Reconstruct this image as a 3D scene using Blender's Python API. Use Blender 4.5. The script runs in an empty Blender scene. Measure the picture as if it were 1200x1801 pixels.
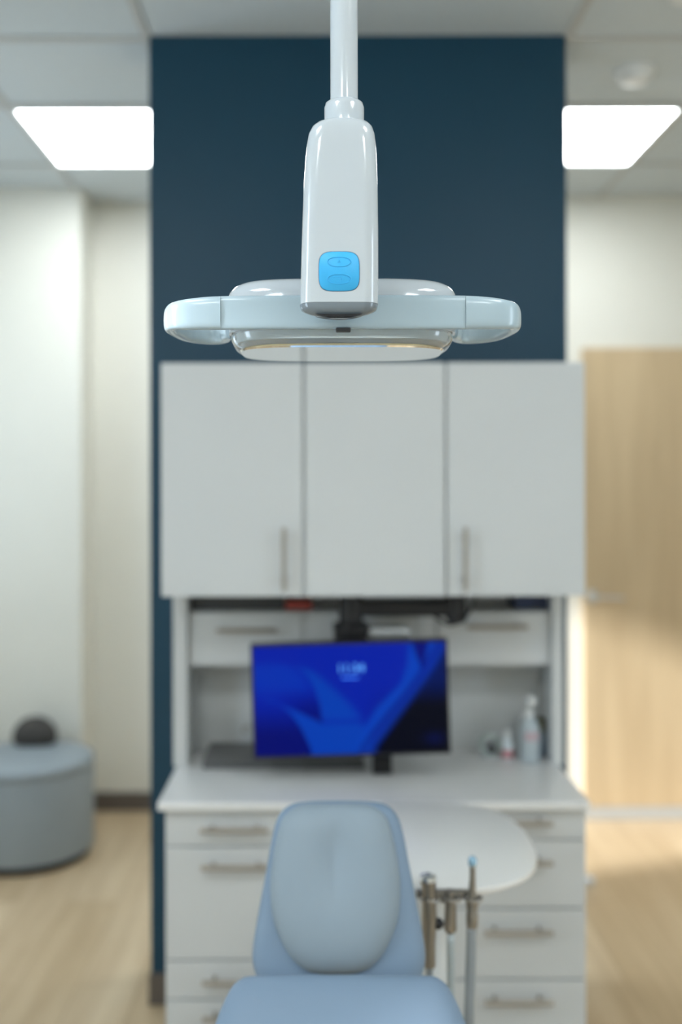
import bpy, bmesh, math, random
from mathutils import Vector, Matrix

# ------------------------------------------------------------------ camera, world, lights
S = bpy.context.scene
C = S.collection
CAMZ = 1.478
cd = bpy.data.cameras.new('camera')
cam = bpy.data.objects.new('camera', cd); C.objects.link(cam)
cam.location = (0, 0, CAMZ)
cam.rotation_euler = (math.radians(90), math.radians(0.12), 0)
cd.sensor_fit = 'VERTICAL'; cd.sensor_height = 36; cd.sensor_width = 24
cd.lens = 36 * 1790 / 1801
cd.shift_x = 35 / 1801
cd.shift_y = -50.5 / 1801
cd.clip_start = 0.05
cd.dof.use_dof = True
cd.dof.focus_distance = 1.18
cd.dof.aperture_fstop = 1.75
S.camera = cam
S.view_settings.view_transform = 'Standard'
S.view_settings.look = 'None'
S.view_settings.exposure = 1.0
S.view_settings.gamma = 1
S.view_settings.use_curve_mapping = False
S.cycles.max_bounces = 10

W = bpy.data.worlds.new('world'); S.world = W; W.use_nodes = True
W.node_tree.nodes['Background'].inputs[0].default_value = (0.62, 0.80, 1.0, 1)
W.node_tree.nodes['Background'].inputs[1].default_value = 0.7

def area(name, loc, rot, sx, sy, power, col):
    l = bpy.data.lights.new(name, 'AREA'); l.shape = 'RECTANGLE'; l.size = sx; l.size_y = sy
    l.energy = power; l.color = col
    o = bpy.data.objects.new(name, l); C.objects.link(o); o.location = loc; o.rotation_euler = rot
    return o
R = math.radians
# sun through the window in the left wall, passing behind the blue partition
sl = bpy.data.lights.new('sun', 'SUN'); sl.energy = 4.2; sl.angle = R(3.5); sl.color = (0.96, 0.98, 1.0)
so = bpy.data.objects.new('sun', sl); C.objects.link(so); so.location = (-6, 1, 4)
so.rotation_euler = Vector((1, 0.30, -0.43)).to_track_quat('-Z', 'Y').to_euler()
# daylight entering at the side windows, plus an added fill from behind
area('daylight_far_left', (-1.99, 3.35, 1.55), (0, R(-90), 0), 1.3, 0.8, 4.5, (0.66, 0.84, 1.0))
area('daylight_near_left', (-1.99, 0.55, 1.65), (0, R(-90), 0), 1.7, 0.5, 12, (0.70, 0.86, 1.0))
area('daylight_right', (2.79, 0.30, 1.65), (0, R(90), 0), 1.7, 0.6, 10, (0.75, 0.88, 1.0))
area('added_fill_behind', (0.2, -2.49, 1.5), (R(90), 0, 0), 2.2, 1.5, 12, (0.82, 0.92, 1.0))  # added fill light; the wall behind the viewer has no window

# ------------------------------------------------------------------ helpers
def px(x, y, D):                       # a measured point of the photo at a known distance
    return ((x - 565) * D / 1790, D, CAMZ + (850 - y) * D / 1790)

def mat(name, col, rough=0.5, metal=0.0, spec=0.5, coat=0.0, emit=None, es=0.0, trans=0.0, ior=1.45, sss=0.0):
    m = bpy.data.materials.new(name); m.use_nodes = True
    b = m.node_tree.nodes['Principled BSDF']
    b.inputs['Base Color'].default_value = (*col, 1)
    b.inputs['Roughness'].default_value = rough
    b.inputs['Metallic'].default_value = metal
    b.inputs['Specular IOR Level'].default_value = spec
    b.inputs['Coat Weight'].default_value = coat
    b.inputs['Transmission Weight'].default_value = trans
    b.inputs['IOR'].default_value = ior
    if emit:
        b.inputs['Emission Color'].default_value = (*emit, 1)
        b.inputs['Emission Strength'].default_value = es
    return m

def noisy(m, col, amount=0.06, scale=8.0, bump=0.0, bscale=200.0, stretch=(1, 1, 1)):
    nt = m.node_tree; b = nt.nodes['Principled BSDF']
    tc = nt.nodes.new('ShaderNodeTexCoord'); mp = nt.nodes.new('ShaderNodeMapping')
    mp.inputs['Scale'].default_value = stretch
    nt.links.new(tc.outputs['Object'], mp.inputs['Vector'])
    n = nt.nodes.new('ShaderNodeTexNoise'); n.inputs['Scale'].default_value = scale; n.inputs['Detail'].default_value = 4
    nt.links.new(mp.outputs[0], n.inputs['Vector'])
    r = nt.nodes.new('ShaderNodeValToRGB')
    r.color_ramp.elements[0].position = 0.3; r.color_ramp.elements[1].position = 0.7
    r.color_ramp.elements[0].color = (*[c * (1 - amount) for c in col], 1)
    r.color_ramp.elements[1].color = (*[min(1, c * (1 + amount)) for c in col], 1)
    nt.links.new(n.outputs['Fac'], r.inputs[0]); nt.links.new(r.outputs[0], b.inputs['Base Color'])
    if bump:
        n2 = nt.nodes.new('ShaderNodeTexNoise'); n2.inputs['Scale'].default_value = bscale
        nt.links.new(mp.outputs[0], n2.inputs['Vector'])
        bp = nt.nodes.new('ShaderNodeBump'); bp.inputs['Strength'].default_value = bump; bp.inputs['Distance'].default_value = 0.002
        nt.links.new(n2.outputs['Fac'], bp.inputs['Height']); nt.links.new(bp.outputs[0], b.inputs['Normal'])
    return m

def wood(name, c1, c2, c3, planks=False, rough=0.4):
    m = mat(name, c1, rough); nt = m.node_tree; b = nt.nodes['Principled BSDF']
    tc = nt.nodes.new('ShaderNodeTexCoord')
    mp = nt.nodes.new('ShaderNodeMapping')
    nt.links.new(tc.outputs['Object'], mp.inputs['Vector'])
    mp.inputs['Scale'].default_value = (9, 0.9, 9) if planks else (9, 9, 0.7)
    n = nt.nodes.new('ShaderNodeTexNoise'); n.inputs['Scale'].default_value = 1.6; n.inputs['Detail'].default_value = 8
    n.inputs['Distortion'].default_value = 0.6
    nt.links.new(mp.outputs[0], n.inputs['Vector'])
    r = nt.nodes.new('ShaderNodeValToRGB')
    r.color_ramp.elements[0].position = 0.32; r.color_ramp.elements[0].color = (*c2, 1)
    r.color_ramp.elements[1].position = 0.68; r.color_ramp.elements[1].color = (*c1, 1)
    nt.links.new(n.outputs['Fac'], r.inputs[0])
    out = r.outputs[0]
    if planks:
        mp2 = nt.nodes.new('ShaderNodeMapping'); mp2.inputs['Rotation'].default_value = (0, 0, R(90))
        nt.links.new(tc.outputs['Object'], mp2.inputs['Vector'])
        br = nt.nodes.new('ShaderNodeTexBrick'); br.inputs['Scale'].default_value = 1
        br.inputs['Brick Width'].default_value = 1.2; br.inputs['Row Height'].default_value = 0.18
        br.inputs['Mortar Size'].default_value = 0.0015; br.inputs['Bias'].default_value = 0
        br.inputs['Color1'].default_value = (1.0, 1.0, 1.0, 1); br.inputs['Color2'].default_value = (0.80, 0.76, 0.70, 1)
        br.inputs['Mortar'].default_value = (*c3, 1)
        nt.links.new(mp2.outputs[0], br.inputs['Vector'])
        mx = nt.nodes.new('ShaderNodeMix'); mx.data_type = 'RGBA'; mx.blend_type = 'MULTIPLY'
        mx.inputs['Factor'].default_value = 0.9
        nt.links.new(out, mx.inputs['A']); nt.links.new(br.outputs['Color'], mx.inputs['B'])
        out = mx.outputs['Result']
    nt.links.new(out, b.inputs['Base Color'])
    return m

def obj(name, bm, m, parent=None, smooth=False, auto=None):
    me = bpy.data.meshes.new(name); bm.normal_update()
    bmesh.ops.recalc_face_normals(bm, faces=bm.faces[:])
    bm.to_mesh(me); bm.free()
    me.materials.append(m)
    if smooth or auto:
        for p in me.polygons: p.use_smooth = True
        if auto:
            me.set_sharp_from_angle(angle=R(auto))
    o = bpy.data.objects.new(name, me); C.objects.link(o)
    if parent:
        o.parent = parent
        o.matrix_parent_inverse = Matrix.Translation(parent.location).inverted()
    return o

def tag(o, label, cat, group=None, kind=None):
    o['label'] = label; o['category'] = cat
    if group: o['group'] = group
    if kind: o['kind'] = kind
    return o

def thing(name, loc, label, cat, group=None):
    o = bpy.data.objects.new(name, None); C.objects.link(o); o.location = loc; o.empty_display_size = 0.05
    return tag(o, label, cat, group)

def struct(o):
    o['kind'] = 'structure'; return o

def bx(bm, x0, x1, y0, y1, z0, z1, bev=0.0, seg=2):
    r = bmesh.ops.create_cube(bm, size=1)
    vs = r['verts']
    for v in vs:
        v.co = Vector(((x0 + x1) / 2 + v.co.x * (x1 - x0), (y0 + y1) / 2 + v.co.y * (y1 - y0), (z0 + z1) / 2 + v.co.z * (z1 - z0)))
    if bev:
        es = list({e for v in vs for e in v.link_edges})
        bmesh.ops.bevel(bm, geom=es, offset=bev, segments=seg, affect='EDGES', profile=0.5)
    return bm

def box(*a, **k):
    return bx(bmesh.new(), *a, **k)

def loft(bm, rings, cap0=True, cap1=True, close=True):
    vr = [[bm.verts.new(p) for p in r] for r in rings]
    n = len(vr[0])
    for a, b in zip(vr, vr[1:]):
        for i in range(n if close else n - 1):
            j = (i + 1) % n
            bm.faces.new((a[i], a[j], b[j], b[i]))
    if cap0: bm.faces.new(vr[0][::-1])
    if cap1: bm.faces.new(vr[-1])
    return bm

def lathe(cx, cy, prof, n=32, bm=None):           # prof: (radius, z)
    bm = bm or bmesh.new()
    rings = [[(cx + r * math.cos(2 * math.pi * i / n), cy + r * math.sin(2 * math.pi * i / n), z) for i in range(n)] for r, z in prof]
    return loft(bm, rings)

def tube(pts, rad, n=12, bm=None):
    bm = bm or bmesh.new()
    pts = [Vector(p) for p in pts]
    rads = rad if isinstance(rad, (list, tuple)) else [rad] * len(pts)
    rings = []; up = None
    for i, p in enumerate(pts):
        t = (pts[min(i + 1, len(pts) - 1)] - pts[max(i - 1, 0)]).normalized()
        if up is None:
            up = Vector((0, 0, 1)) if abs(t.z) < 0.9 else Vector((0, 1, 0))
        a = t.cross(up).normalized(); b = a.cross(t).normalized(); up = b
        rings.append([p + a * math.cos(2 * math.pi * k / n) * rads[i] + b * math.sin(2 * math.pi * k / n) * rads[i] for k in range(n)])
    return loft(bm, rings)

def smooth_path(pts, sub=8):
    P = [Vector(p) for p in pts]; out = []
    for i in range(len(P) - 1):
        p0 = P[max(i - 1, 0)]; p1 = P[i]; p2 = P[i + 1]; p3 = P[min(i + 2, len(P) - 1)]
        for k in range(sub):
            t = k / sub
            out.append(0.5 * ((2 * p1) + (p2 - p0) * t + (2 * p0 - 5 * p1 + 4 * p2 - p3) * t * t + (3 * p1 - p0 - 3 * p2 + p3) * t ** 3))
    out.append(P[-1]); return out

def sell(cx, cy, hx, hy, e, n=64):                # superellipse outline
    out = []
    for i in range(n):
        a = 2 * math.pi * i / n
        c, s = math.cos(a), math.sin(a)
        out.append((cx + hx * math.copysign(abs(c) ** (2 / e), c), cy + hy * math.copysign(abs(s) ** (2 / e), s)))
    return out

def pillow(outline, org, ua, ub, nrm, tf, tb, p=4.0, dent=None, rings=14):
    """puffed cushion: outline (a, b) pts in the plane (ua, ub); tf/tb thickness in front/behind."""
    org, ua, ub, nrm = Vector(org), Vector(ua), Vector(ub), Vector(nrm)
    ca = sum(q[0] for q in outline) / len(outline); cb = sum(q[1] for q in outline) / len(outline)
    bm = bmesh.new(); rr = []
    def ring(k, T, dn):
        h = T * (1 - k ** p) ** (1 / 2.2) if k < 1 else 0
        r = []
        for a, b in outline:
            A = ca + (a - ca) * k; B = cb + (b - cb) * k
            hh = h + (dn(A, B) if dn else 0) * (1 - k ** 6)
            r.append(org + ua * A + ub * B + nrm * hh)
        return r
    ks = [math.sin(math.pi / 2 * (i + 0.35) / (rings + 0.35)) for i in range(rings + 1)]
    for k in ks: rr.append(ring(k, -tb, None))
    rr_f = [ring(k, tf, dent) for k in ks[::-1]]
    rr += rr_f[1:]
    loft(bm, rr); bmesh.ops.remove_doubles(bm, verts=bm.verts[:], dist=1e-5)
    return bm

def text(name, body, size, loc, rot, m, parent=None, ext=0.0003):
    cu = bpy.data.curves.new(name, 'FONT'); cu.body = body; cu.size = size; cu.align_x = 'CENTER'; cu.align_y = 'CENTER'; cu.extrude = ext
    t = bpy.data.objects.new(name, cu); C.objects.link(t)
    bpy.context.view_layer.update()
    me = bpy.data.meshes.new_from_object(t.evaluated_get(bpy.context.evaluated_depsgraph_get()))
    bpy.data.objects.remove(t)
    me.materials.clear(); me.materials.append(m)
    o = bpy.data.objects.new(name, me); C.objects.link(o)
    o.location = loc; o.rotation_euler = rot
    if parent:
        o.parent = parent; o.matrix_parent_inverse = Matrix.Translation(parent.location).inverted()
    return o

# ------------------------------------------------------------------ materials
M = {}
M['wall'] = noisy(mat('cream_paint', (0.80, 0.79, 0.72), 0.45), (0.80, 0.79, 0.72), 0.015, 3)
M['blue'] = noisy(mat('blue_paint', (0.008, 0.052, 0.094), 0.42, spec=0.42), (0.008, 0.052, 0.094), 0.03, 4)
M['tile'] = noisy(mat('ceiling_tile', (0.60, 0.655, 0.68), 0.9), (0.60, 0.655, 0.68), 0.04, 60, 0.3, 400)
M['grid'] = mat('ceiling_grid', (0.50, 0.51, 0.50), 0.5)
M['floor'] = wood('oak_floor', (0.70, 0.56, 0.38), (0.54, 0.41, 0.26), (0.5, 0.42, 0.33), planks=True, rough=0.32)
M['door'] = wood('oak_door', (0.66, 0.51, 0.32), (0.54, 0.405, 0.245), (0.4, 0.3, 0.2), rough=0.45)
M['base'] = mat('taupe_vinyl', (0.13, 0.11, 0.095), 0.5)
M['sill'] = mat('aluminium_strip', (0.48, 0.48, 0.46), 0.4)
M['lam'] = noisy(mat('white_laminate', (0.58, 0.60, 0.605), 0.38), (0.58, 0.60, 0.605), 0.01, 5)
M['carc'] = mat('carcass_laminate', (0.55, 0.57, 0.57), 0.5)
M['top'] = noisy(mat('counter_white', (0.72, 0.72, 0.71), 0.25), (0.72, 0.72, 0.71), 0.02, 40)
M['nickel'] = mat('brushed_nickel', (0.36, 0.33, 0.29), 0.38, metal=0.85)
M['chrome'] = mat('chrome', (0.75, 0.77, 0.80), 0.12, metal=1)
M['gloss'] = mat('glossy_white_shell', (0.52, 0.57, 0.61), 0.14, coat=0.8)
M['matte'] = mat('satin_white_shell', (0.39, 0.50, 0.565), 0.24, coat=0.4)
M['cap'] = mat('grey_cap', (0.17, 0.205, 0.235), 0.2, coat=0.5)
M['black'] = mat('black_plastic', (0.006, 0.006, 0.008), 0.45)
M['dgrey'] = mat('dark_grey_plastic', (0.05, 0.052, 0.055), 0.5)
M['pad'] = mat('blue_pad', (0.045, 0.43, 0.82), 0.42)
M['glass'] = mat('clear_acrylic', (0.97, 0.99, 1.0), 0.0, trans=1.0, ior=1.45)
M['mirror'] = mat('lens_mirror', (0.86, 0.88, 0.88), 0.05, metal=1.0)
M['gold'] = mat('gold_rim', (0.62, 0.57, 0.38), 0.3, metal=0.2)
M['silver'] = mat('silver_reflector', (0.50, 0.52, 0.53), 0.25, metal=0.7)
M['vinyl'] = noisy(mat('blue_vinyl', (0.20, 0.275, 0.37), 0.5, spec=0.3), (0.20, 0.275, 0.37), 0.02, 6)
M['vinyl2'] = noisy(mat('pale_vinyl', (0.265, 0.325, 0.375), 0.55, spec=0.25), (0.265, 0.325, 0.375), 0.02, 6)
M['pouf'] = noisy(mat('grey_vinyl', (0.29, 0.335, 0.365), 0.5), (0.29, 0.335, 0.365), 0.03, 8)
M['white'] = mat('white_plastic', (0.78, 0.80, 0.80), 0.35)
M['lit'] = mat('lit_panel', (1, 1, 1), 0.5, emit=(0.93, 0.985, 1.0), es=8.0)
M['hose'] = mat('grey_hose', (0.27, 0.30, 0.32), 0.45)
M['steel'] = mat('instrument_steel', (0.30, 0.28, 0.25), 0.32, metal=0.8)
M['red'] = mat('red_plastic', (0.40, 0.05, 0.035), 0.4)
M['pink'] = mat('pink_label', (0.52, 0.22, 0.24), 0.5)
M['navy'] = mat('navy_card', (0.02, 0.035, 0.09), 0.5)
M['green'] = mat('brown_green_glass', (0.10, 0.10, 0.035), 0.3)
M['fabric'] = noisy(mat('charcoal_fabric', (0.07, 0.065, 0.06), 0.9), (0.07, 0.065, 0.06), 0.15, 30)

# ------------------------------------------------------------------ setting
CEIL = 2.75
XL, XR, YF, YB = -1.9, 2.7, 4.60, -2.4
T = 0.12
struct(obj('floor', box(XL - T, XR + T, YB - T, YF + T, -0.1, 0), M['floor']))
c = struct(obj('ceiling', box(XL - T, XR + T, YB - T, YF + T, CEIL, CEIL + 0.1), M['tile']))
bm = bmesh.new()
gx = [-1.65, -1.055, -0.495, 0.705, 1.235, 1.845, 2.455]
gy = [-1.95, -1.34, -0.73, -0.52, 0.09, 0.70, 1.30, 1.80, 2.31, 2.905, 3.42, 4.05]
for x in gx: bx(bm, x - 0.012, x + 0.012, YB, YF, CEIL - 0.006, CEIL)
for y in gy: bx(bm, XL, XR, y - 0.012, y + 0.012, CEIL - 0.0065, CEIL)
g = struct(obj('trim_1', bm, M['grid'])); g['label'] = 'grey metal grid between the ceiling tiles'

def wall_with_window(name, axis, pos, thick, a0, a1, holes, wn):
    """wall along Y (axis x) with rectangular window openings (a, a, z, z)"""
    bm = bmesh.new(); cur = a0
    x0, x1 = sorted((pos, pos + thick))
    for (h0, h1, z0, z1) in sorted(holes):
        bx(bm, x0, x1, cur, h0, 0, CEIL); bx(bm, x0, x1, h0, h1, 0, z0); bx(bm, x0, x1, h0, h1, z1, CEIL); cur = h1
    bx(bm, x0, x1, cur, a1, 0, CEIL)
    struct(obj(name, bm, M['wall']))
    for (h0, h1, z0, z1) in holes:
        bm = bmesh.new(); f = 0.04
        xm = (x0 + x1) / 2
        bx(bm, xm - 0.02, xm + 0.02, h0, h0 + f, z0, z1); bx(bm, xm - 0.02, xm + 0.02, h1 - f, h1, z0, z1)
        bx(bm, xm - 0.02, xm + 0.02, h0 + f, h1 - f, z0, z0 + f); bx(bm, xm - 0.02, xm + 0.02, h0 + f, h1 - f, z1 - f, z1)
        struct(obj('window_%d' % wn, bm, M['white'])); wn += 1
    return wn
wn = wall_with_window('wall_left', 'x', XL, -T, YB, YF, [(0.28, 0.82, 0.8, 2.5), (2.93, 3.78, 0.9, 2.30)], 1)
wn = wall_with_window('wall_right', 'x', XR, T, YB, YF, [(-0.02, 0.62, 0.8, 2.5)], wn)
struct(obj('wall_near', box(XL - T, XR + T, YB - T, YB, 0, CEIL), M['wall']))
struct(obj('wall_far', box(XL - T, XR + T, YF, YF + T, 0, CEIL), M['wall']))
struct(obj('wall_far_left', box(XL, -1.03, 4.36, YF, 0, CEIL), M['wall']))
YD = 4.50
struct(obj('wall_far_right', box(0.45, XR, YD, YF, 0, CEIL), M['wall']))
BX0, BX1, BY = -0.486, 0.699, 2.89
struct(obj('wall_middle', box(BX0, BX1, BY, BY + 0.22, 0, CEIL), M['blue']))
struct(obj('baseboard_far', box(-1.03, 0.45, YF - 0.012, YF, 0, 0.085, bev=0.003), M['base']))
struct(obj('baseboard_far_left', box(XL, -1.018, 4.348, 4.36, 0, 0.085, bev=0.003), M['base']))
struct(obj('baseboard_middle', box(BX0 - 0.006, BX1 + 0.006, BY - 0.010, BY, 0, 0.09, bev=0.003), M['base']))
struct(obj('baseboard_far_right', box(0.45, 1.145, YD - 0.012, YD, 0, 0.055, bev=0.003), M['sill']))
# door on the right of the far wall
dx0, dx1 = 1.15, 2.07
d = struct(obj('door_1', box(dx0, dx1, YD - 0.035, YD, 0.055, 2.07, bev=0.003), M['door']))
d['label'] = 'pale oak door'
obj('door_sweep', box(dx0, dx1, YD - 0.04, YD, 0.0, 0.053, bev=0.003), M['sill'], d)
hz = px(1050, 1048, YD)[2]; hx = px(1046, 0, YD - 0.08)[0]
bm = bmesh.new()
tube([(hx, YD - 0.035, hz), (hx, YD - 0.047, hz)], 0.027, 24, bm)
tube([(hx, YD - 0.047, hz), (hx, YD - 0.10, hz)], 0.011, 12, bm)
tube(smooth_path([(hx, YD - 0.095, hz + 0.001), (hx + 0.06, YD - 0.10, hz), (hx + 0.125, YD - 0.092, hz - 0.003)]), 0.0105, 12, bm)
h = obj('door_handle', bm, M['chrome'], d, auto=40)

# ------------------------------------------------------------------ ceiling things
def troffer(x0, x1, y0, y1, label):
    t = thing('ceiling_light', ((x0 + x1) / 2, (y0 + y1) / 2, CEIL - 0.012), label, 'ceiling light', 'square ceiling panel lights')
    bm = bmesh.new(); f = 0.014; z0, z1 = CEIL - 0.012, CEIL
    bx(bm, x0, x1, y0, y0 + f, z0, z1); bx(bm, x0, x1, y1 - f, y1, z0, z1)
    bx(bm, x0, x0 + f, y0 + f, y1 - f, z0, z1); bx(bm, x1 - f, x1, y0 + f, y1 - f, z0, z1)
    obj('frame', bm, M['white'], t)
    obj('diffuser', box(x0 + f, x1 - f, y0 + f, y1 - f, z0 + 0.004, z1 - 0.001), M['lit'], t)
troffer(-1.045, -0.505, 3.43, 4.04, 'lit square ceiling panel left of the blue wall')
troffer(0.715, 1.225, 3.43, 4.04, 'lit square ceiling panel right of the blue wall')
troffer(-1.045, -0.505, 0.10, 0.69, 'lit square ceiling panel above and left of the dental lamp')
troffer(0.715, 1.225, 0.10, 0.69, 'lit square ceiling panel above and right of the dental lamp')
troffer(-1.045, -0.505, -1.33, -0.74, 'lit square ceiling panel behind the viewer on the left')
troffer(0.715, 1.225, -1.33, -0.74, 'lit square ceiling panel behind the viewer on the right')

sd = thing('smoke_detector', (0.97, 3.14, CEIL), 'white round smoke detector on the ceiling in front of the right panel light', 'smoke detector')
obj('base', lathe(0.97, 3.14, [(0.060, CEIL), (0.060, CEIL - 0.010), (0.056, CEIL - 0.014)], 40), M['white'], sd, auto=40)
obj('sensor_cover', lathe(0.97, 3.14, [(0.050, CEIL - 0.013), (0.049, CEIL - 0.026), (0.040, CEIL - 0.036), (0.018, CEIL - 0.040)], 40), M['white'], sd, auto=50)
sp = obj('sprinkler_cover', lathe(0.965, 2.66, [(0.045, CEIL), (0.045, CEIL - 0.006), (0.038, CEIL - 0.010)], 32), M['white'], auto=40)
tag(sp, 'small white round cover plate on the ceiling at the top right corner', 'ceiling cover')

# ------------------------------------------------------------------ dental lamp
LX = 0.0221; BYF = 1.115; BYB = 1.192
lamp = thing('dental_lamp', (LX, 1.155, CEIL), 'glossy white dental operating lamp hanging from a ceiling pole', 'dental lamp')
PX = (607 - 565) * 1.155 / 1790
obj('pole', tube([(PX, 1.155, CEIL), (PX, 1.155, 1.905)], 0.0157, 40), M['gloss'], lamp, auto=40)
obj('ceiling_canopy', lathe(PX, 1.155, [(0.06, CEIL), (0.06, CEIL - 0.02), (0.045, CEIL - 0.04), (0.02, CEIL - 0.045)], 40), M['gloss'], lamp, auto=50)
cz1 = px(0, 181, 1.155)[2]; cz0 = px(0, 208, 1.155)[2]
obj('collar', lathe(PX, 1.155, [(0.0226, cz0 - 0.010), (0.0228, cz1 - 0.007), (0.0215, cz1 - 0.002), (0.019, cz1), (0.0150, cz1 + 0.001)], 48), M['gloss'], lamp, auto=60)
def rr(cx, cy, hx, hy, rad, n=10, bulge=0.0):
    rad = min(rad, hx * 0.98, hy * 0.98); out = []
    for k, (sx, sy) in enumerate(((1, 1), (-1, 1), (-1, -1), (1, -1))):
        for i in range(n + 1):
            a = math.pi / 2 * (k + i / n)
            out.append((cx + sx * (hx - rad) + rad * math.cos(a), cy + sy * (hy - rad) + rad * math.sin(a)))
        if k in (0, 2):      # gently bowed front and rear faces
            m = 12
            for i in range(1, m):
                t = i / m; x0 = hx - rad
                out.append((cx + (x0 - 2 * x0 * t) * (1 if k == 0 else -1), cy + sy * (hy + bulge * (1 - (2 * t - 1) ** 2))))
    return out
# lamp arm body: lofted rounded sections
def rrect(cx, hx, y0, y1, z, e=5.0, n=72):
    return [(x, y, z) for x, y in sell(cx, (y0 + y1) / 2, hx, (y1 - y0) / 2, e, n)]
prof = [(203.5, 606, 30), (204.5, 606, 38), (208, 605, 47), (215, 604, 54), (228, 603, 59), (245, 602.5, 61.5), (270, 602, 63.5), (320, 601, 66), (400, 600, 68), (470, 599, 69), (531, 598, 69.5)]
rings = []
for y, xc, hw in prof:
    z = px(0, y, BYF)[2]; k = 1 if y > 228 else (hw / 59) ** 1.0
    yb = BYB - (0.03 if y > 500 else 0)
    yc = (BYF + yb) / 2; hy = (yb - BYF) / 2 * (0.72 + 0.28 * k)
    rings.append([(a, b, z) for a, b in rr((xc - 565) * BYF / 1790, yc, hw * BYF / 1790, hy, 0.017)])
obj('arm_housing', loft(bmesh.new(), rings), M['gloss'], lamp, auto=50)
capp = [(531.6, 69.6), (536, 69), (541, 67), (546, 60), (550, 51), (554, 38), (557.5, 22), (559, 8)]
rings = []
for y, hw in capp:
    z = px(0, y, BYF)[2]; q = hw / 69.6
    y0 = BYF + 0.012 * (1 - q); y1 = BYB - 0.03 - 0.05 * max(0, 1 - q) ** 0.6
    rings.append([(a, b, z) for a, b in rr((597.5 - 565) * BYF / 1790, (y0 + y1) / 2, hw * BYF / 1790, (y1 - y0) / 2, 0.017)])
cap = obj('end_cap', loft(bmesh.new(), rings), M['cap'], lamp, auto=50)
cap['label'] = 'grey end cap'
# dark slot in the cap
bm = bmesh.new(); N = 24; f_, b_ = [], []
def capfront(y):      # front Y of the cap at image row
    ys = [c_[0] for c_ in capp]; hs = [c_[1] for c_ in capp]
    for i in range(len(ys) - 1):
        if ys[i] <= y <= ys[i + 1]:
            t = (y - ys[i]) / (ys[i + 1] - ys[i]); hw = hs[i] + t * (hs[i + 1] - hs[i]); break
    else: hw = hs[-1]
    return BYF + 0.012 * (1 - hw / 69.6)
top, bot = [], []
for i in range(N + 1):
    t = -1 + 2 * i / N
    x = 597 + 41 * t
    yu = 552.8 - 1.0 * t * t; yl = 557.5 - 5.7 * t * t + 0.3
    top.append((x, yu)); bot.append((x, yl))
o0 = [(( x - 565) * BYF / 1790, BYF - 0.0005, px(0, y, BYF)[2]) for x, y in top + bot[::-1]]
o1 = [(p[0], BYF + 0.02, p[2]) for p in o0]
loft(bm, [o0, o1])
bmesh.ops.remove_doubles(bm, verts=bm.verts[:], dist=0.00002)
obj('vent_slot', bm, M['black'], cap)
# blue touch pad
pz = px(0, 477.5, BYF)[2]; pxx = (597.5 - 565) * BYF / 1790
obj('swivel', tube([(LX, 1.15, 1.695), (LX, 1.215, 1.695)], 0.014, 24), M['cap'], lamp, auto=40)
def flat_se(cx, cz, hx, hz, e, y0, y1, rim=0.0006, n=64):
    o = sell(cx, cz, hx, hz, e, n); i_ = sell(cx, cz, hx - rim, hz - rim, e, n)
    return loft(bmesh.new(), [[(a, y1, b) for a, b in o], [(a, y0 + rim, b) for a, b in o], [(a, y0, b) for a, b in i_]])
sr = obj('pad_surround', flat_se(pxx, pz, 0.0226, 0.0220, 4.0, BYF - 0.0002, BYF + 0.004, 0.0001), M['navy'], lamp)
pad = obj('touch_pad', flat_se(pxx, pz, 0.0221, 0.0215, 4.0, BYF - 0.0009, BYF + 0.004), M['pad'], lamp, auto=60)
pad['label'] = 'bright blue rounded touch pad'
for dz in (0.0105, -0.0085):
    bm = bmesh.new(); pts = []
    for i in range(49):
        a = 2 * math.pi * i / 48
        pts.append((pxx + 0.0128 * math.copysign(abs(math.cos(a)) ** 0.8, math.cos(a)), BYF - 0.0010, pz + dz + 0.0052 * math.sin(a)))
    tube(pts, 0.0005, 8, bm)
    if dz > 0:
        tri = [(pxx + 0.0018 * math.cos(R(90 + 120 * i)), BYF - 0.0010, pz + dz + 0.0018 * math.sin(R(90 + 120 * i))) for i in range(4)]
        tube(tri, 0.0003, 6, bm)
    else:
        tube(smooth_path([(pxx - 0.007, BYF - 0.001, pz + dz + 0.002), (pxx + 0.001, BYF - 0.001, pz + dz + 0.002), (pxx + 0.003, BYF - 0.001, pz + dz - 0.001), (pxx, BYF - 0.001, pz + dz - 0.004)]), 0.0003, 6, bm)
    obj('button', bm, M['pad'], pad, smooth=True)
# head
HX = (604.5 - 565) * 1.2 / 1790; HYC = 1.295
zb, zt = CAMZ + 272 * 1.2 / 1790, CAMZ + 331 * 1.2 / 1790       # band bottom / top
hous = [(0.141, zb + 0.002), (0.143, zb + 0.02), (0.1425, 1.706), (0.1405, 1.712), (0.136, 1.718), (0.129, 1.7225), (0.119, 1.7255), (0.10, 1.727)]
rings = [[(a, b, z) for a, b in sell(HX, HYC, hx, 0.088 - (0.143 - hx) * 0.9, 4.0, 96)] for hx, z in hous]
obj('lamp_housing', loft(bmesh.new(), rings), M['gloss'], lamp, auto=50)
def ribbon(path, z0, z1, th, prof_n=3, bm=None, fh=None, ex=5):
    """vertical strip of thickness th with rounded edges swept along a path in the XY plane"""
    bm = bm or bmesh.new(); P = [Vector((p[0], p[1], 0)) for p in path]; rings = []
    for i, p in enumerate(P):
        t = (P[min(i + 1, len(P) - 1)] - P[max(i - 1, 0)]).normalized(); nrm = Vector((t.y, -t.x, 0))
        a0, a1 = fh(i / (len(P) - 1)) if fh else (z0, z1)
        rings.append([p + nrm * u + Vector((0, 0, w)) for u, w in sell(0, (a0 + a1) / 2, th / 2, (a1 - a0) / 2, ex, 36)])
    return loft(bm, rings)
bp = [(HX + x, 1.203 + 0.035 * abs(x / 0.146) ** 3 * 0.12) for x in [(-0.1445 + 0.289 * i / 24) for i in range(25)]]
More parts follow.
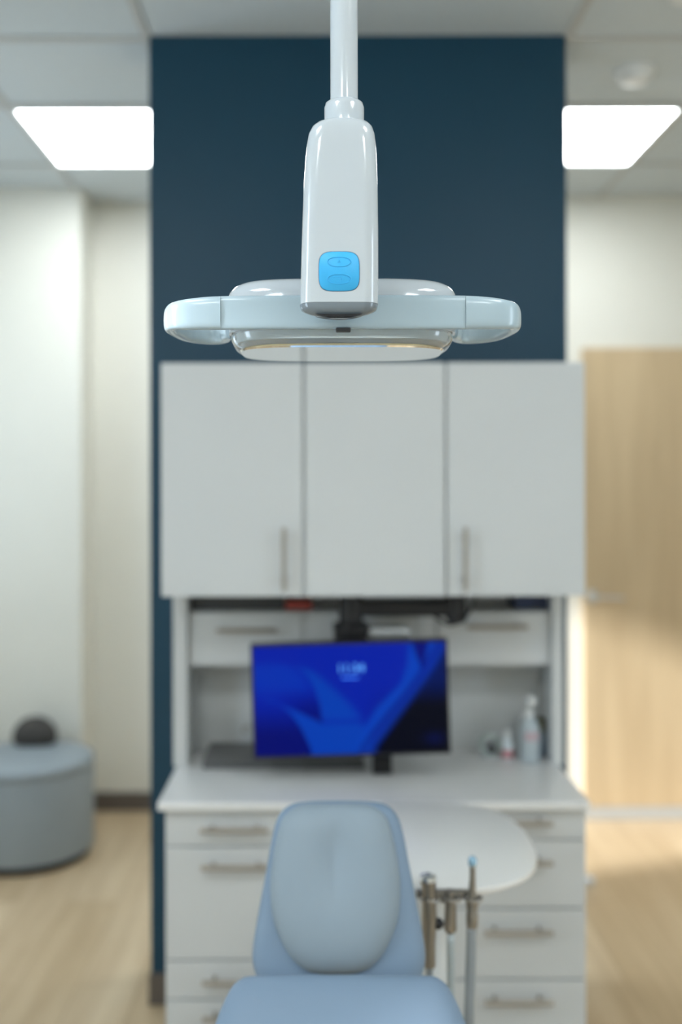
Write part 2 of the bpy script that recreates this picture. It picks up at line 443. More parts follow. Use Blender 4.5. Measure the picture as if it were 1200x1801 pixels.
band = obj('front_band', ribbon(bp, zb, zt, 0.010), M['matte'], lamp, auto=50)
sstep = lambda t: (lambda q: q * q * (3 - 2 * q))(max(0, min(1, t)))
for s in (-1, 1):
    path = [(HX + s * x, y) for x, y in [(0.1448, 1.2075), (0.165, 1.2085), (0.186, 1.2115), (0.202, 1.220), (0.2095, 1.238), (0.2125, 1.262), (0.208, 1.290), (0.199, 1.315), (0.180, 1.331), (0.163, 1.332), (0.151, 1.320), (0.147, 1.300), (0.140, 1.285)]]
    path = [(v.x, v.y) for v in smooth_path([(a, b, 0) for a, b in path], 6)]
    obj('handle', ribbon(path, zb, zt, 0.015, ex=3.4, fh=lambda t: (zb + 0.004 * math.exp(-((t - 0.4) / 0.18) ** 2), zt - 0.009 * sstep(t * 2.2))), M['matte'], lamp, auto=50)
# clear shield and what shows through it
sh = [(0.1385, zb + 0.001), (0.138, zb - 0.006), (0.1345, zb - 0.012), (0.128, zb - 0.0165)]
hy = lambda hx: 0.084 - (0.1385 - hx) * 1.1
outer = [[(a, b, z) for a, b in sell(HX, HYC, hx, hy(hx), 3.6, 96)] for hx, z in sh]
inner = [[(a, b, z) for a, b in sell(HX, HYC, hx - 0.002, hy(hx) - 0.002, 3.6, 96)] for hx, z in sh[::-1]]
bm = bmesh.new(); loft(bm, outer + inner + [outer[0]], False, False)
bmesh.ops.remove_doubles(bm, verts=bm.verts[:], dist=0.00001)
obj('clear_shield', bm, M['glass'], lamp, auto=60)
ins = lambda hx, e, z: [(a, b, z) for a, b in sell(HX, HYC, hx, hy(hx + 0.005), e, 96)]
obj('lens_body', loft(bmesh.new(), [ins(0.133, 3.6, zb + 0.002), ins(0.132, 3.6, zb - 0.009)]), mat('lens_white', (0.80, 0.90, 0.95), 0.3), lamp, auto=50)
obj('reflector', loft(bmesh.new(), [ins(0.128, 3.6, zb - 0.009), ins(0.125, 3.6, zb - 0.0148)]), mat('pale_reflector', (0.52, 0.56, 0.58), 0.3), lamp, auto=50)
obj('lens_rim', loft(bmesh.new(), [ins(0.1262, 3.6, zb - 0.0148), ins(0.1255, 3.6, zb - 0.0165)]), M['gold'], lamp, auto=50)
obj('lens_face', loft(bmesh.new(), [[(a, b, zb - 0.0165) for a, b in sell(HX, HYC, 0.128, hy(0.128), 3.6, 96)], [(a, b, zb - 0.0185) for a, b in sell(HX, HYC, 0.126, hy(0.126), 3.6, 96)]]), M['mirror'], lamp, auto=30)
obj('latch', box(HX - 0.0088, HX + 0.0088, 1.195, 1.204, zb - 0.0042, zb + 0.0005, bev=0.001), M['dgrey'], lamp)

# ------------------------------------------------------------------ handles
def bar_pull(a, b, yf, rad=0.0058, parent=None):
    """bar pull between points a=(x,z) and b=(x,z) standing off a front at y=yf"""
    bm = bmesh.new(); y = yf - 0.028
    A = Vector((a[0], y, a[1])); B = Vector((b[0], y, b[1]))
    tube([A, B], rad, 16, bm)
    for t in (0.17, 0.83):
        p = A.lerp(B, t); tube([p, (p.x, yf, p.z)], rad * 0.8, 12, bm)
    return obj('handle', bm, M['nickel'], parent, auto=40)

# ------------------------------------------------------------------ upper cabinet
UX0, UX1, UY = -0.382, 0.630, 2.43
UZ0, UZ1 = px(0, 1049, UY)[2], px(0, 638, UY)[2]
up = thing('wall_cabinet', ((UX0 + UX1) / 2, BY, UZ0), 'white three-door wall cabinet mounted high on the blue wall', 'cabinet')
obj('body', box(UX0, UX1, UY + 0.019, BY, UZ0, UZ1, bev=0.001), M['carc'], up)
xs = [UX0, -0.041, 0.298, UX1]
g_ = 0.0025
for i in range(3):
    dr = obj('door', box(xs[i] + g_ * (i > 0), xs[i + 1] - g_ * (i < 2), UY, UY + 0.018, UZ0, UZ1, bev=0.0015), M['lam'], up)
    hxp = {0: 499, 2: 820}.get(i)
    if hxp:
        x = (hxp - 565) * UY / 1790 * 0.985
        bar_pull((x, px(0, 1040, UY - 0.03)[2]), (x, px(0, 928, UY - 0.03)[2]), UY, parent=dr)

# ------------------------------------------------------------------ hutch between upper and counter
CZ = 0.7505; HY = 2.62
NX0, NX1 = -0.382, 0.622
hut = thing('open_hutch', ((NX0 + NX1) / 2, BY, CZ), 'white open hutch with small drawers between counter and wall cabinet', 'hutch')
for a, b in ((NX0, NX0 + 0.036), (NX1 - 0.027, NX1)):
    obj('side_panel', box(a, b, HY, BY, CZ, UZ0, bev=0.001), M['lam'], hut)
IX0, IX1 = NX0 + 0.036, NX1 - 0.027
obj('back_panel', box(IX0, IX1, 2.775, 2.79, CZ, UZ0), M['lam'], hut)
DZ0, DZ1 = px(0, 1170, 2.64)[2], px(0, 1076, 2.64)[2]
obj('drawer_box', box(IX0, IX1, 2.658, 2.775, DZ0 + 0.003, DZ1), M['carc'], hut)
dxs = [IX0, -0.046, 0.298, IX1]
for i in range(3):
    dr = obj('drawer', box(dxs[i] + 0.002, dxs[i + 1] - 0.002, 2.64, 2.658, DZ0, DZ1 - 0.002, bev=0.0015), M['lam'], hut)
    a, b, y = [(380, 487, 1109), (640, 722, 1107), (822, 928, 1104)][i]
    bar_pull((px(a, 0, 2.61)[0], px(0, y, 2.61)[2]), (px(b, 0, 2.61)[0], px(0, y, 2.61)[2]), 2.64, parent=dr)

# ------------------------------------------------------------------ countertop and base units
cx0, cx1, cy0 = -0.375, 0.613, 2.32
ct = obj('countertop', box(cx0, cx1, cy0, BY, CZ - 0.02, CZ, bev=0.003), M['top'])
tag(ct, 'long white countertop across the base cabinets', 'countertop')
BF = 2.345
bX = [px(288, 0, BF)[0], px(535, 0, BF)[0], px(791, 0, BF)[0], px(1031, 0, BF)[0]]
def zrow(y): return px(0, y, BF)[2]
def base_unit(name, i, label, rows, handles):
    u = thing(name, ((bX[i] + bX[i + 1]) / 2, BY, 0), label, 'cabinet')
    bm = box(bX[i], bX[i + 1], BF + 0.019, BY - 0.012, 0.09, CZ - 0.0205)
    bx(bm, bX[i] + 0.005, bX[i + 1] - 0.005, BF + 0.07, BY - 0.012, 0.0, 0.09)
    obj('body', bm, M['carc'], u)
    for k, (a, b) in enumerate(rows):
        nm = 'drawer' if len(rows) > 1 else 'door'
        f = obj(nm, box(bX[i] + 0.0025, bX[i + 1] - 0.0025, BF, BF + 0.018, b, a, bev=0.0015), M['lam'], u)
        hh = handles[k]
        if hh:
            h0, h1, y = hh
            bar_pull((px(h0, 0, BF - 0.03)[0], px(0, y, BF - 0.03)[2]), (px(h1, 0, BF - 0.03)[0], px(0, y, BF - 0.03)[2]), BF, 0.0062, parent=f)
    return u
gp = 0.004
def rows_from(ys): return [(zrow(a) - (gp if k else 0), zrow(b)) for k, (a, b) in enumerate(zip(ys, ys[1:]))]
base_unit('base_cabinet', 0, 'left white base drawer cabinet beside the blue wall edge', rows_from([1424, 1487, 1687, 1756, 1838]), [(350, 470, 1461), (352, 472, 1527), (354, 474, 1730), (354, 474, 1794)])
base_unit('base_cabinet', 1, 'middle white base cabinet hidden mostly behind the chair headrest', [(zrow(1424), 0.1)], [None])
base_unit('base_cabinet', 2, 'right white base drawer cabinet under the oval tray', rows_from([1424, 1476, 1597, 1722, 1845]), [(852, 972, 1450), (852, 972, 1520), (852, 972, 1643), (852, 972, 1766)])

# ------------------------------------------------------------------ monitor
MD = 2.45; mx, _, mz = px(616, 1229.5, MD); mw, mh = 0.476, 0.277
mon = thing('computer_monitor', (mx, MD + 0.02, mz), 'slim black computer monitor with blue desktop screen showing the time', 'monitor')
mon.rotation_euler = (0, R(-1.6), 0)
def mobj(name, bm, m, parent=mon, **k):        # geometry given in monitor-local coordinates
    o = obj(name, bm, m, None, **k); o.parent = parent; return o
mobj('bezel', box(-mw / 2, mw / 2, -0.02, 0.005, -mh / 2, mh / 2, bev=0.002), M['black'])
mobj('rear_housing', box(-mw * 0.3, mw * 0.3, 0.005, 0.03, -mh * 0.35, mh * 0.35, bev=0.008), M['black'])
# screen: desktop picture as colours of the display itself
NXs, NZs = 150, 86
bm = bmesh.new(); cl = bm.loops.layers.float_color.new('Col')
sw, shh = mw - 0.012, mh - 0.014
vg = [[bm.verts.new((-sw / 2 + sw * i / NXs, -0.0206, sh_)) for i in range(NXs + 1)] for sh_ in [shh / 2 - shh * j / NZs for j in range(NZs + 1)]]
def sst(a, b, x):
    t = max(0, min(1, (x - a) / (b - a))); return t * t * (3 - 2 * t)
def lerp_tab(tab, v):
    if v <= tab[0][0]: return tab[0][1]
    for (a, b), (c_, d_) in zip(tab, tab[1:]):
        if v <= c_: return b + (d_ - b) * (v - a) / (c_ - a)
    return tab[-1][1]
def screen_col(u, v):            # u to the right, v downwards, 0..1
    base = Vector((0.0, 0.013, 0.36)).lerp(Vector((0.0, 0.008, 0.24)), sst(0.5, 0.75, u) * sst(0.3, 0.7, v))
    mid = Vector((0.0, 0.044, 0.42)); dark = Vector((0.0, 0.0015, 0.12)); blk = Vector((0.0, 0.0006, 0.006))
    L1 = lerp_tab([(0.15, 0.17), (0.19, 0.23), (0.28, 0.28), (0.40, 0.315), (0.55, 0.34), (0.70, 0.35)], v)
    R1 = lerp_tab([(0.14, 0.20), (0.17, 0.27), (0.27, 0.36), (0.40, 0.44), (0.52, 0.51), (0.65, 0.57), (1, 0.66)], v)
    U2 = lerp_tab([(0.0, 0.44), (0.07, 0.47), (0.15, 0.54), (0.25, 0.62), (0.345, 0.71)], u)
    B2 = lerp_tab([(0.49, 0.05), (0.53, 0.13), (0.62, 0.19), (0.75, 0.24), (0.95, 0.29)], v)
    base = base.lerp(Vector((0.0, 0.030, 0.42)), 0.8 * sst(0.12, 0.2, v) * (1 - sst(0.34, 0.5, v)) * (1 - sst(L1 - 0.06, L1 + 0.01, u)))
    if u < L1 and v < U2: base = base.lerp(dark, 0.75 * sst(0.06, 0.30, u) * sst(0.35, 0.65, v))
    band = sst(L1 - 0.008, L1 + 0.012, u) * (1 - sst(R1 - 0.07, R1 + 0.01, u)) * sst(0.15, 0.24, v) * (1 - sst(0.66, 0.72, v))
    low = sst(B2 - 0.012, B2 + 0.012, u) * sst(U2 - 0.015, U2 + 0.03, v) * (1 - sst(R1 - 0.07, R1 + 0.01, u)) * sst(0.46, 0.52, v)
    if u < B2 and v > U2: base = base.lerp(dark, 0.9 * sst(0.45, 0.85, v))
    base = base.lerp(mid, max(band, low))
    XL_ = lerp_tab([(0.03, 0.81), (0.2, 0.80), (0.37, 0.765), (0.59, 0.635), (0.75, 0.575), (0.93, 0.525)], v)
    XR_ = lerp_tab([(0, 1.0), (0.22, 0.925), (0.37, 0.86), (0.53, 0.79), (0.75, 0.69), (0.95, 0.60)], v)
    XM_ = lerp_tab([(0, 0.965), (0.28, 0.865), (0.45, 0.79), (0.65, 0.69), (0.8, 0.615), (0.95, 0.55)], v)
    base = base.lerp(Vector((0.0, 0.050, 0.46)), sst(XL_ - 0.02, XL_ + 0.02, u) * (1 - sst(XM_ - 0.01, XM_, u)) * 0.9)
    base = base.lerp(Vector((0.0, 0.012, 0.22)), 0.9 * math.exp(-((u - XM_) / 0.012) ** 2))
    base = base.lerp(Vector((0.0, 0.030, 0.34)), sst(XM_ + 0.008, XM_ + 0.02, u) * 0.8)
    if v < 0.24: base = base.lerp(Vector((0.0, 0.003, 0.17)), sst(0.815 + v * 0.2, 0.835 + v * 0.2, u) * (1 - sst(0.90 - v * 0.15, 0.93 - v * 0.15, u)))
    base = base.lerp(blk, sst(XR_ - 0.015, XR_ + 0.05, u) * (0.75 + 0.25 * sst(0.3, 0.6, v)))
    base = base.lerp(Vector((0.0, 0.004, 0.07)), 0.6 * math.exp(-((u - 0.93) / 0.05) ** 2 - ((v - 0.88) / 0.05) ** 2))
    return (*base, 1)
for j in range(NZs):
    for i in range(NXs):
        f = bm.faces.new((vg[j][i], vg[j + 1][i], vg[j + 1][i + 1], vg[j][i + 1]))
        for l, (a, b) in zip(f.loops, ((i, j), (i, j + 1), (i + 1, j + 1), (i + 1, j))): l[cl] = screen_col(a / NXs, b / NZs)
ms = mat('screen', (0.001, 0.001, 0.002), 0.35, spec=0.12)
nt = ms.node_tree; at = nt.nodes.new('ShaderNodeAttribute'); at.attribute_name = 'Col'
nt.links.new(at.outputs['Color'], nt.nodes['Principled BSDF'].inputs['Emission Color'])
nt.nodes['Principled BSDF'].inputs['Emission Strength'].default_value = 0.50
scr = mobj('screen', bm, ms); scr['label'] = 'lit screen with flowing blue ribbons'
mt = mat('clock_glow', (0, 0, 0), emit=(0.10, 0.38, 0.95), es=0.7)
ck = text('clock_digits', '11:34', 0.030, (0, 0, 0), (R(90), 0, 0), mt); ck.parent = scr; ck.location = (0.003, -0.0213, 0.073)
bm = box(-0.020, 0.020, -0.0213, -0.0207, 0.0495, 0.0525); o = obj('date_line', bm, mat('date_glow', (0, 0, 0), emit=(0.03, 0.16, 0.75), es=1.0)); o.parent = scr
# arm
AY = 2.53
arm = thing('monitor_arm', (0.34, AY, UZ0), 'black jointed monitor arm under the wall cabinet', 'monitor arm')
bm = lathe(0.335, AY, [(0.026, UZ0), (0.026, 1.137), (0.018, 1.130)], 28)
bx(bm, 0.27, 0.40, AY - 0.05, AY + 0.05, UZ0 - 0.006, UZ0)
obj('mount', bm, M['black'], arm, auto=40)
bm = box(0.06, 0.335, AY - 0.022, AY + 0.022, 1.148, 1.190, bev=0.008)
obj('link', bm, M['black'], arm)
ax0 = px(617, 0, AY)[0]
bm = lathe(ax0, AY, [(0.030, 1.200), (0.030, 1.135), (0.045, 1.13), (0.042, 1.075), (0.028, 1.05), (0.028, 0.95)], 28)
bx(bm, mx - 0.055, mx + 0.055, MD + 0.051, MD + 0.062, mz - 0.055, mz + 0.055)
obj('tilt_joint', bm, M['black'], arm, auto=40)
obj('bracket', box(ax0 + 0.045, px(722, 0, AY)[0], AY - 0.012, AY + 0.012, 1.093, 1.118, bev=0.006), M['silver'], arm)
cb = obj('cable', tube(smooth_path([px(838, 1048, 2.50), px(826, 1075, 2.50), px(808, 1094, 2.50), px(785, 1098, 2.51), px(760, 1080, 2.52)]), 0.004, 10), M['black'], arm, smooth=True)

# ------------------------------------------------------------------ things in the hutch
def rbox(name, x0, x1, y0, y1, z0, z1, m, label, cat, bev=0.003):
    o = obj(name, box(x0, x1, y0, y1, z0, z1, bev=bev), m); return tag(o, label, cat)
S0 = DZ1 + 0.0005
rbox('flat_box', px(334, 0, 2.66)[0], px(500, 0, 2.66)[0], 2.665, 2.76, S0, S0 + 0.045, M['dgrey'], 'long dark flat box on the left top shelf of the hutch', 'box')
rbox('red_box', px(502, 0, 2.66)[0], px(548, 0, 2.66)[0], 2.665, 2.75, S0, S0 + 0.024, M['red'], 'small red box on the hutch shelf beside the long dark box', 'box')
rbox('navy_box', px(906, 0, 2.66)[0], px(970, 0, 2.66)[0], 2.665, 2.76, S0 , S0 + 0.045, M['navy'], 'dark navy box on the right top shelf of the hutch', 'box')
Zc = CZ + 0.0005
# flat grey tray / laptop shape
lt = thing('laptop', (px(495, 0, 2.62)[0], 2.66, CZ), 'closed dark grey laptop lying on the counter below the monitor', 'laptop')
lx0, lx1 = px(350, 0, 2.62)[0] + 0.012, px(640, 0, 2.62)[0]
obj('base', box(lx0, lx1, 2.59, 2.765, Zc, Zc + 0.012, bev=0.003), mat('laptop_grey', (0.11, 0.115, 0.12), 0.4), lt)
obj('lid', box(lx0, lx1 - 0.004, 2.597, 2.765, Zc + 0.013, Zc + 0.024, bev=0.003), mat('laptop_lid_grey', (0.13, 0.13, 0.13), 0.4), lt)
o = rbox('cable_box', px(654, 0, 2.56)[0], px(688, 0, 2.56)[0], 2.54, 2.58, Zc, Zc + 0.045, M['black'], 'small black box standing on the counter under the monitor', 'box')
# tape roll dispenser
tp = px(861, 1289, 2.70); tp = (tp[0], 2.70, CZ + 0.034)
t = thing('tape_roll', (tp[0], tp[1], CZ), 'clear round tape roll with dark core standing on the counter', 'tape roll')
bm = bmesh.new(); pts = [(tp[0] + 0.024 * math.cos(2 * math.pi * i / 32), tp[1], tp[2] + 0.024 * math.sin(2 * math.pi * i / 32)) for i in range(33)]
tube(pts, 0.0075, 12, bm); obj('roll', bm, mat('clear_tape', (0.36, 0.42, 0.40), 0.2), t, smooth=True)
obj('core', tube([(tp[0] + 0.004, tp[1] - 0.010, tp[2] - 0.012), (tp[0] + 0.004, tp[1] + 0.010, tp[2] - 0.012)], 0.0115, 20), M['dgrey'], t, auto=40)
obj('stand', box(tp[0] - 0.02, tp[0] + 0.02, tp[1] - 0.011, tp[1] + 0.011, Zc, Zc + 0.006, bev=0.002), mat('clear_base', (0.45, 0.5, 0.5), 0.2), t)
# small clear bottle with a reddish label
b_ = px(892, 0, 2.68)[0]
t = thing('small_bottle', (b_, 2.68, CZ), 'small clear bottle with reddish lower label left of the pump bottle', 'bottle')
obj('bottle_body', lathe(b_, 2.68, [(0.014, Zc), (0.015, Zc + 0.004), (0.015, Zc + 0.045), (0.008, Zc + 0.056), (0.008, Zc + 0.060)], 24), mat('clear_bottle', (0.62, 0.68, 0.72), 0.15), t, auto=40)
obj('cap', lathe(b_, 2.68, [(0.009, Zc + 0.060), (0.009, Zc + 0.072), (0.007, Zc + 0.074)], 20), M['white'], t, auto=40)
obj('label', lathe(b_, 2.68, [(0.0156, Zc + 0.006), (0.0156, Zc + 0.026)], 24), M['pink'], t, auto=40)
# pump bottle
b_ = px(930, 0, 2.66)[0]
t = thing('pump_bottle', (b_, 2.66, CZ), 'tall white pump bottle with pink label mark in the right corner of the hutch', 'bottle')
Z = Zc; k = 1.0
obj('bottle_body', lathe(b_, 2.66, [(0.025, Z), (0.028, Z + 0.004), (0.028, Z + 0.085), (0.025, Z + 0.098), (0.014, Z + 0.110), (0.011, Z + 0.116)], 36), mat('cloudy_bottle', (0.44, 0.50, 0.53), 0.4), t, auto=40)
obj('collar', lathe(b_, 2.66, [(0.012, Z + 0.116), (0.012, Z + 0.132), (0.006, Z + 0.134)], 24), M['white'], t, auto=40)
bm = tube([(b_, 2.66, Z + 0.13), (b_, 2.66, Z + 0.160)], 0.0045, 12); bx(bm, b_ - 0.011, b_ + 0.011, 2.615, 2.672, Z + 0.158, Z + 0.172, bev=0.004)
obj('pump_head', bm, M['white'], t)
bm = bmesh.new()
def arcpatch(r, a0, a1, z0, z1, n=14):
    ring = []
    for zz in (z0, z1):
        ring.append([(b_ + r * math.sin(R(a0 + (a1 - a0) * i / n)), 2.66 - r * math.cos(R(a0 + (a1 - a0) * i / n)), zz) for i in range(n + 1)])
    vv = [[bm.verts.new(p) for p in q] for q in ring]
    for i in range(n): bm.faces.new((vv[0][i], vv[0][i + 1], vv[1][i + 1], vv[1][i]))
arcpatch(0.0285, -35, 45, Z + 0.060, Z + 0.080)
obj('label', bm, mat('faded_pink_label', (0.50, 0.36, 0.40), 0.5), t, smooth=True)
b_ = px(953, 0, 2.72)[0]
t = thing('amber_bottle', (b_, 2.72, CZ), 'slim bottle with brown green top behind the white pump bottle', 'bottle')
obj('bottle_body', lathe(b_, 2.72, [(0.015, Zc), (0.016, Zc + 0.003), (0.016, Zc + 0.060), (0.014, Zc + 0.064)], 24), mat('blue_grey_plastic', (0.22, 0.30, 0.40), 0.4), t, auto=40)
obj('cap', lathe(b_, 2.72, [(0.0145, Zc + 0.064), (0.0145, Zc + 0.095), (0.012, Zc + 0.098)], 24), M['green'], t, auto=40)
hk = obj('wall_hook', tube(smooth_path([px(438, 1278, 2.772), px(430, 1278, 2.75), px(427, 1284, 2.745), px(430, 1289, 2.75)]), 0.003, 8), M['nickel'], smooth=True)
tag(hk, 'tiny metal hook on the hutch back left of the monitor', 'hook')

# ------------------------------------------------------------------ pouf and bag, door stop
pcx, pcy, pr = px(46, 0, 4.08)[0], 4.075, 0.265
pf = thing('round_pouf', (pcx, pcy, 0), 'round grey vinyl pouf on the floor by the left wall', 'pouf')
PZ = 0.392
obj('body', lathe(pcx, pcy, [(pr, 0.035), (pr, PZ - 0.045), (pr - 0.002, PZ - 0.040)], 72), M['pouf'], pf, auto=40)
obj('seat_top', lathe(pcx, pcy, [(pr - 0.002, PZ - 0.039), (pr, PZ - 0.035), (pr, PZ - 0.012), (pr - 0.006, PZ - 0.003), (pr - 0.02, PZ), (0.05, PZ + 0.002)], 72), M['pouf'], pf, auto=60)
obj('plinth', lathe(pcx, pcy, [(pr - 0.02, 0.0), (pr - 0.02, 0.035)], 72), M['black'], pf, auto=40)
bx_, by_ = px(60, 0, 4.24)[0], 4.245
bg = thing('small_pouch', (bx_, by_, PZ), 'dark charcoal rounded pouch resting on the back of the pouf', 'pouch')
bm = bmesh.new(); rings = []
for z, q in [(0.0015, 0.86), (0.012, 0.96), (0.03, 1.0), (0.055, 0.97), (0.08, 0.84), (0.10, 0.62), (0.112, 0.38), (0.117, 0.12)]:
    rings.append([(a, b, PZ + z) for a, b in sell(bx_, by_, 0.092 * q, 0.055 * q, 2.4, 40)])
obj('pouch_body', loft(bm, rings), M['fabric'], bg, auto=60)
obj('zip', tube([(bx_ - 0.091 * 0.99 + 0.182 * i / 20, by_ - 0.0555 * (max(0, 1 - abs((i - 10) / 10.05) ** 2.4)) ** (1 / 2.4) - 0.001, PZ + 0.034) for i in range(21)], 0.003, 8), M['black'], bg)
ds = obj('door_stop', lathe(px(1036, 0, 3.75)[0], 3.75, [(0.022, 0.0), (0.022, 0.012), (0.018, 0.026), (0.008, 0.031)], 24), M['chrome'], auto=60)
tag(ds, 'small shiny dome door stop on the floor right of the base cabinets', 'door stop')

# ------------------------------------------------------------------ dental chair
ch = thing('dental_chair', (0.025, 1.2, 0), 'pale blue vinyl dental chair with tall padded headrest', 'dental chair')
def outline_from(rows, sub=6):      # rows (half width, b) bottom to top -> closed symmetric smooth outline
    r = [(w, b) for w, b in rows]
    P = smooth_path([(w, b, 0) for w, b in r], sub)
    right = [(p.x, p.y) for p in P]; left = [(-p.x, p.y) for p in P[::-1]]
    return right + left
al = R(17)                            # headrest leans back
ub = Vector((0, math.sin(al), math.cos(al))); nn = Vector((0, -math.cos(al), math.sin(al)))
D0 = 1.60
ho = Vector(px(594, 1571, D0))        # centre of the headrest
rows = [(0.0, -0.143), (0.085, -0.142), (0.114, -0.135), (0.130, -0.112), (0.1335, -0.080), (0.124, -0.02), (0.113, 0.04), (0.104, 0.09), (0.094, 0.118), (0.076, 0.133), (0.045, 0.138), (0.0, 0.139)]
o = obj('headrest_back', pillow(outline_from(rows), ho, (1, 0, 0), ub, nn, 0.020, 0.030, 9), M['vinyl'], ch, smooth=True)
rows = [(0.0, -0.114), (0.028, -0.113), (0.055, -0.103), (0.078, -0.078), (0.096, -0.038), (0.1015, 0.005), (0.099, 0.045), (0.091, 0.088), (0.080, 0.116), (0.058, 0.131), (0.03, 0.134), (0.0, 0.134)]
dent = lambda a, b: -0.012 * math.exp(-(a / 0.034) ** 2 - ((b - 0.060) / 0.055) ** 2) - 0.004 * math.exp(-(a / 0.011) ** 2 - ((b - 0.05) / 0.05) ** 2)
o = obj('headrest_cushion', pillow(outline_from(rows), ho + nn * 0.014 - Vector((0.005, 0, 0)), (1, 0, 0), ub, nn, 0.036, 0.002, 3.4, dent, 26), M['vinyl2'], ch, smooth=True)
o['label'] = 'paler grey-blue oval head cushion'
# backrest: plane leaning towards the viewer at its foot
be = R(40)
ub2 = Vector((0, math.sin(be), math.cos(be))); nn2 = Vector((0, -math.cos(be), math.sin(be)))
bo = Vector((px(596, 0, 1.50)[0], 1.50, 0.752))
rows = [(0.0, -0.56), (0.16, -0.555), (0.20, -0.53), (0.215, -0.47), (0.225, -0.36), (0.220, -0.24), (0.205, -0.14), (0.182, -0.07), (0.164, -0.025), (0.148, -0.006), (0.12, 0.0), (0.0, 0.001)]
obj('backrest', pillow(outline_from(rows), bo, (1, 0, 0), ub2, nn2, 0.035, 0.04, 7), M['vinyl'], ch, smooth=True)
obj('headrest_bar', tube([ho - ub * 0.03 - nn * 0.037, ho - ub * 0.10 - nn * 0.037, bo - ub2 * 0.12 - nn2 * 0.05], 0.012, 12), M['chrome'], ch, smooth=True)
rows = [(0.0, -0.95), (0.14, -0.94), (0.19, -0.90), (0.21, -0.7), (0.24, -0.35), (0.25, -0.12), (0.24, -0.02), (0.19, 0.0), (0.0, 0.0)]
so2 = Vector((bo.x, 1.16, 0.40))
obj('seat', pillow(outline_from(rows), so2, (1, 0, 0), (0, 1, 0), (0, 0, 1), 0.04, 0.05, 7), M['vinyl'], ch, smooth=True)
bm = box(bo.x - 0.13, bo.x + 0.13, 0.55, 1.05, 0.03, 0.06, bev=0.01); bx(bm, bo.x - 0.09, bo.x + 0.09, 0.68, 0.95, 0.05, 0.352, bev=0.01)
bx(bm, bo.x - 0.22, bo.x + 0.22, 0.40, 1.15, 0, 0.03, bev=0.01)
obj('base', bm, M['white'], ch)

# ------------------------------------------------------------------ oval instrument tray and instruments
TZ = CAMZ - 0.688; tcx, tcy = 0.198, 1.965
tr = thing('instrument_table', (tcx, tcy, 0), 'white oval instrument table on a post behind the headrest', 'table')
def tray_ring(q, z): return [(a, b, z) for a, b in sell(tcx, tcy, 0.206 * q, 0.243 * q, 2.5, 96)]
obj('table_top', loft(bmesh.new(), [tray_ring(0.975, TZ - 0.014), tray_ring(0.995, TZ - 0.011), tray_ring(1.0, TZ - 0.006), tray_ring(0.995, TZ - 0.001), tray_ring(0.985, TZ)]), mat('tray_white', (0.78, 0.775, 0.755), 0.3), tr, auto=50)
obj('post', tube([(tcx + 0.015, tcy - 0.12, 0.03), (tcx + 0.015, tcy - 0.12, TZ - 0.014)], 0.022, 24), M['white'], tr, auto=40)
obj('foot', lathe(tcx + 0.015, tcy - 0.12, [(0.13, 0.0), (0.13, 0.02), (0.11, 0.03), (0.03, 0.035)], 40), M['white'], tr, auto=40)
IY = 1.69
obj('hose_box', box(tcx - 0.06, tcx + 0.09, IY - 0.05, tcy - 0.235, 0.0, 0.12, bev=0.01), M['white'], tr)
bm = bmesh.new(); hz_ = px(0, 1575, IY)[2]
bx(bm, px(732, 0, IY)[0], px(832, 0, IY)[0], IY - 0.002, IY + 0.014, hz_ - 0.006, hz_ + 0.006, bev=0.002)
bx(bm, px(775, 0, IY)[0], px(795, 0, IY)[0], IY + 0.010, tcy - 0.1, hz_ - 0.004, TZ - 0.0135)
for x_ in (752, 792, 829):
    xx = px(x_, 0, IY)[0]
    pts = [(xx + 0.0125 * math.cos(2 * math.pi * i / 24), IY - 0.014 + 0.0125 * math.sin(2 * math.pi * i / 24), hz_) for i in range(25)]
    tube(pts, 0.0035, 8, bm)
obj('instrument_holder', bm, M['steel'], tr, auto=40)

def at_(x, y): p = px(x, y, IY - 0.014); return p
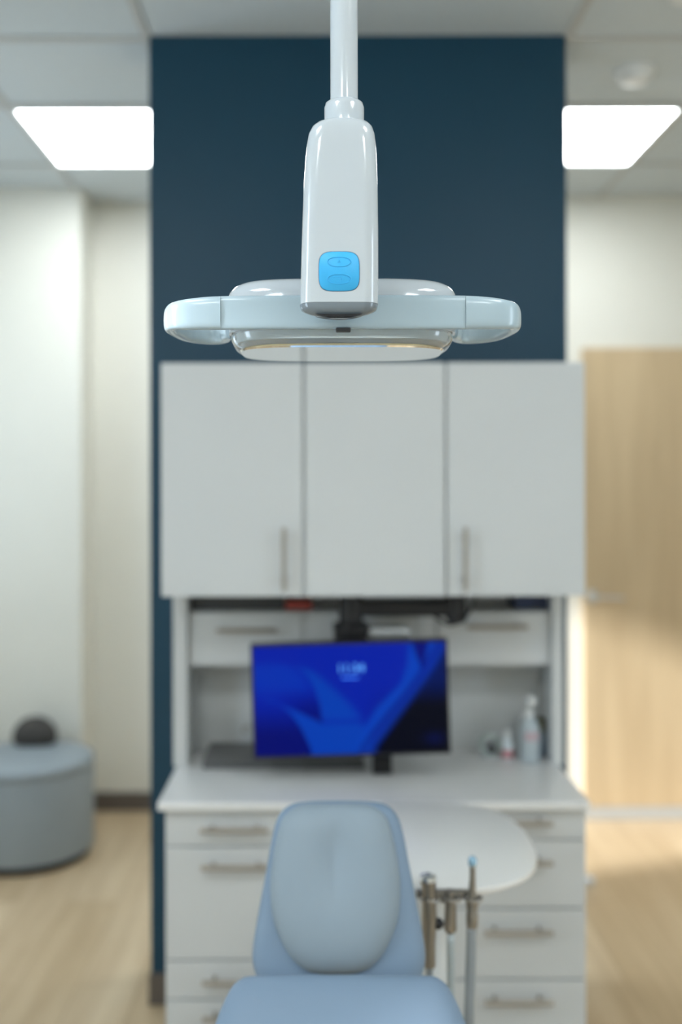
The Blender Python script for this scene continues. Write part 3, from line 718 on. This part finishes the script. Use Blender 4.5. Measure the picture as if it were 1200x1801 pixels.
# 1 triple syringe at the left of the holder
t = thing('air_water_syringe', at_(752, 1575), 'stout metal syringe handpiece in the holder, nearest the headrest', 'dental instrument')
obj('handle', tube([at_(754, 1700), at_(753, 1660), at_(754, 1620), at_(753, 1580), at_(753, 1560), at_(752, 1548)], [0.010, 0.011, 0.0125, 0.0115, 0.012, 0.0135], 16), M['steel'], t, auto=50)
obj('top_button', tube([at_(752, 1548), at_(752, 1541), at_(752, 1537)], [0.0145, 0.0135, 0.006], 16), M['chrome'], t, auto=50)
obj('lever', tube([at_(754, 1668), at_(744, 1680), at_(741, 1690)], 0.005, 10), M['steel'], t, auto=50)
hp = at_(754, 1700)
obj('hose', tube(smooth_path([hp, (hp[0] + 0.002, hp[1], 0.5), (hp[0] + 0.005, hp[1] + 0.01, 0.25), (hp[0] + 0.006, hp[1] + 0.01, 0.119)]), 0.0055, 10), M['hose'], t, smooth=True)
# 2 short handpiece in the middle
t = thing('short_handpiece', at_(792, 1575), 'short grey handpiece with a black knob, in the middle of the holder', 'dental instrument')
obj('handle', tube([at_(792, 1640), at_(791, 1636), at_(791, 1600), at_(791, 1566)], [0.007, 0.0105, 0.0095, 0.0085], 16), M['steel'], t, auto=50)
a = at_(790, 1626); b = at_(776, 1626)
obj('stub', tube([a, b], 0.004, 10), M['steel'], t, auto=50)
k_ = at_(769, 1625)
bm = bmesh.new(); bmesh.ops.create_uvsphere(bm, u_segments=20, v_segments=12, radius=0.0095, matrix=Matrix.Translation(k_)); obj('knob', bm, M['black'], t, smooth=True)
hp = at_(791, 1640)
obj('hose', tube(smooth_path([hp, (hp[0] + 0.001, hp[1], 0.45), (hp[0] + 0.001, hp[1] + 0.01, 0.25), (hp[0], hp[1] + 0.01, 0.119)]), 0.0065, 10), mat('pale_hose', (0.40, 0.45, 0.46), 0.4), t, smooth=True)
# 3 suction at the right
t = thing('suction_handpiece', at_(829, 1575), 'slim tall suction handpiece with blue-silver tip at the right of the holder', 'dental instrument')
obj('handle', tube([at_(829, 1632), at_(829, 1624), at_(829, 1608), at_(829, 1604), at_(829, 1590), at_(829, 1570)], [0.0085, 0.010, 0.010, 0.0085, 0.0105, 0.0075], 16), M['steel'], t, auto=50)
obj('shaft', tube([at_(829, 1571), at_(830, 1545), at_(830, 1522)], [0.0062, 0.0050, 0.0048], 14), M['steel'], t, auto=50)
o = obj('tip', tube([at_(830, 1522), at_(830, 1512), at_(830, 1507)], [0.0068, 0.0072, 0.004], 14), mat('tip_blue', (0.30, 0.48, 0.62), 0.25, metal=0.5), t, auto=50); o['label'] = 'blue-silver tip'
hp = at_(828, 1632)
obj('hose', tube(smooth_path([hp, at_(826, 1700), at_(823, 1801), (hp[0] - 0.008, hp[1] + 0.01, 0.4), (hp[0] - 0.01, hp[1] + 0.01, 0.119)]), 0.0085, 12), M['hose'], t, smooth=True)
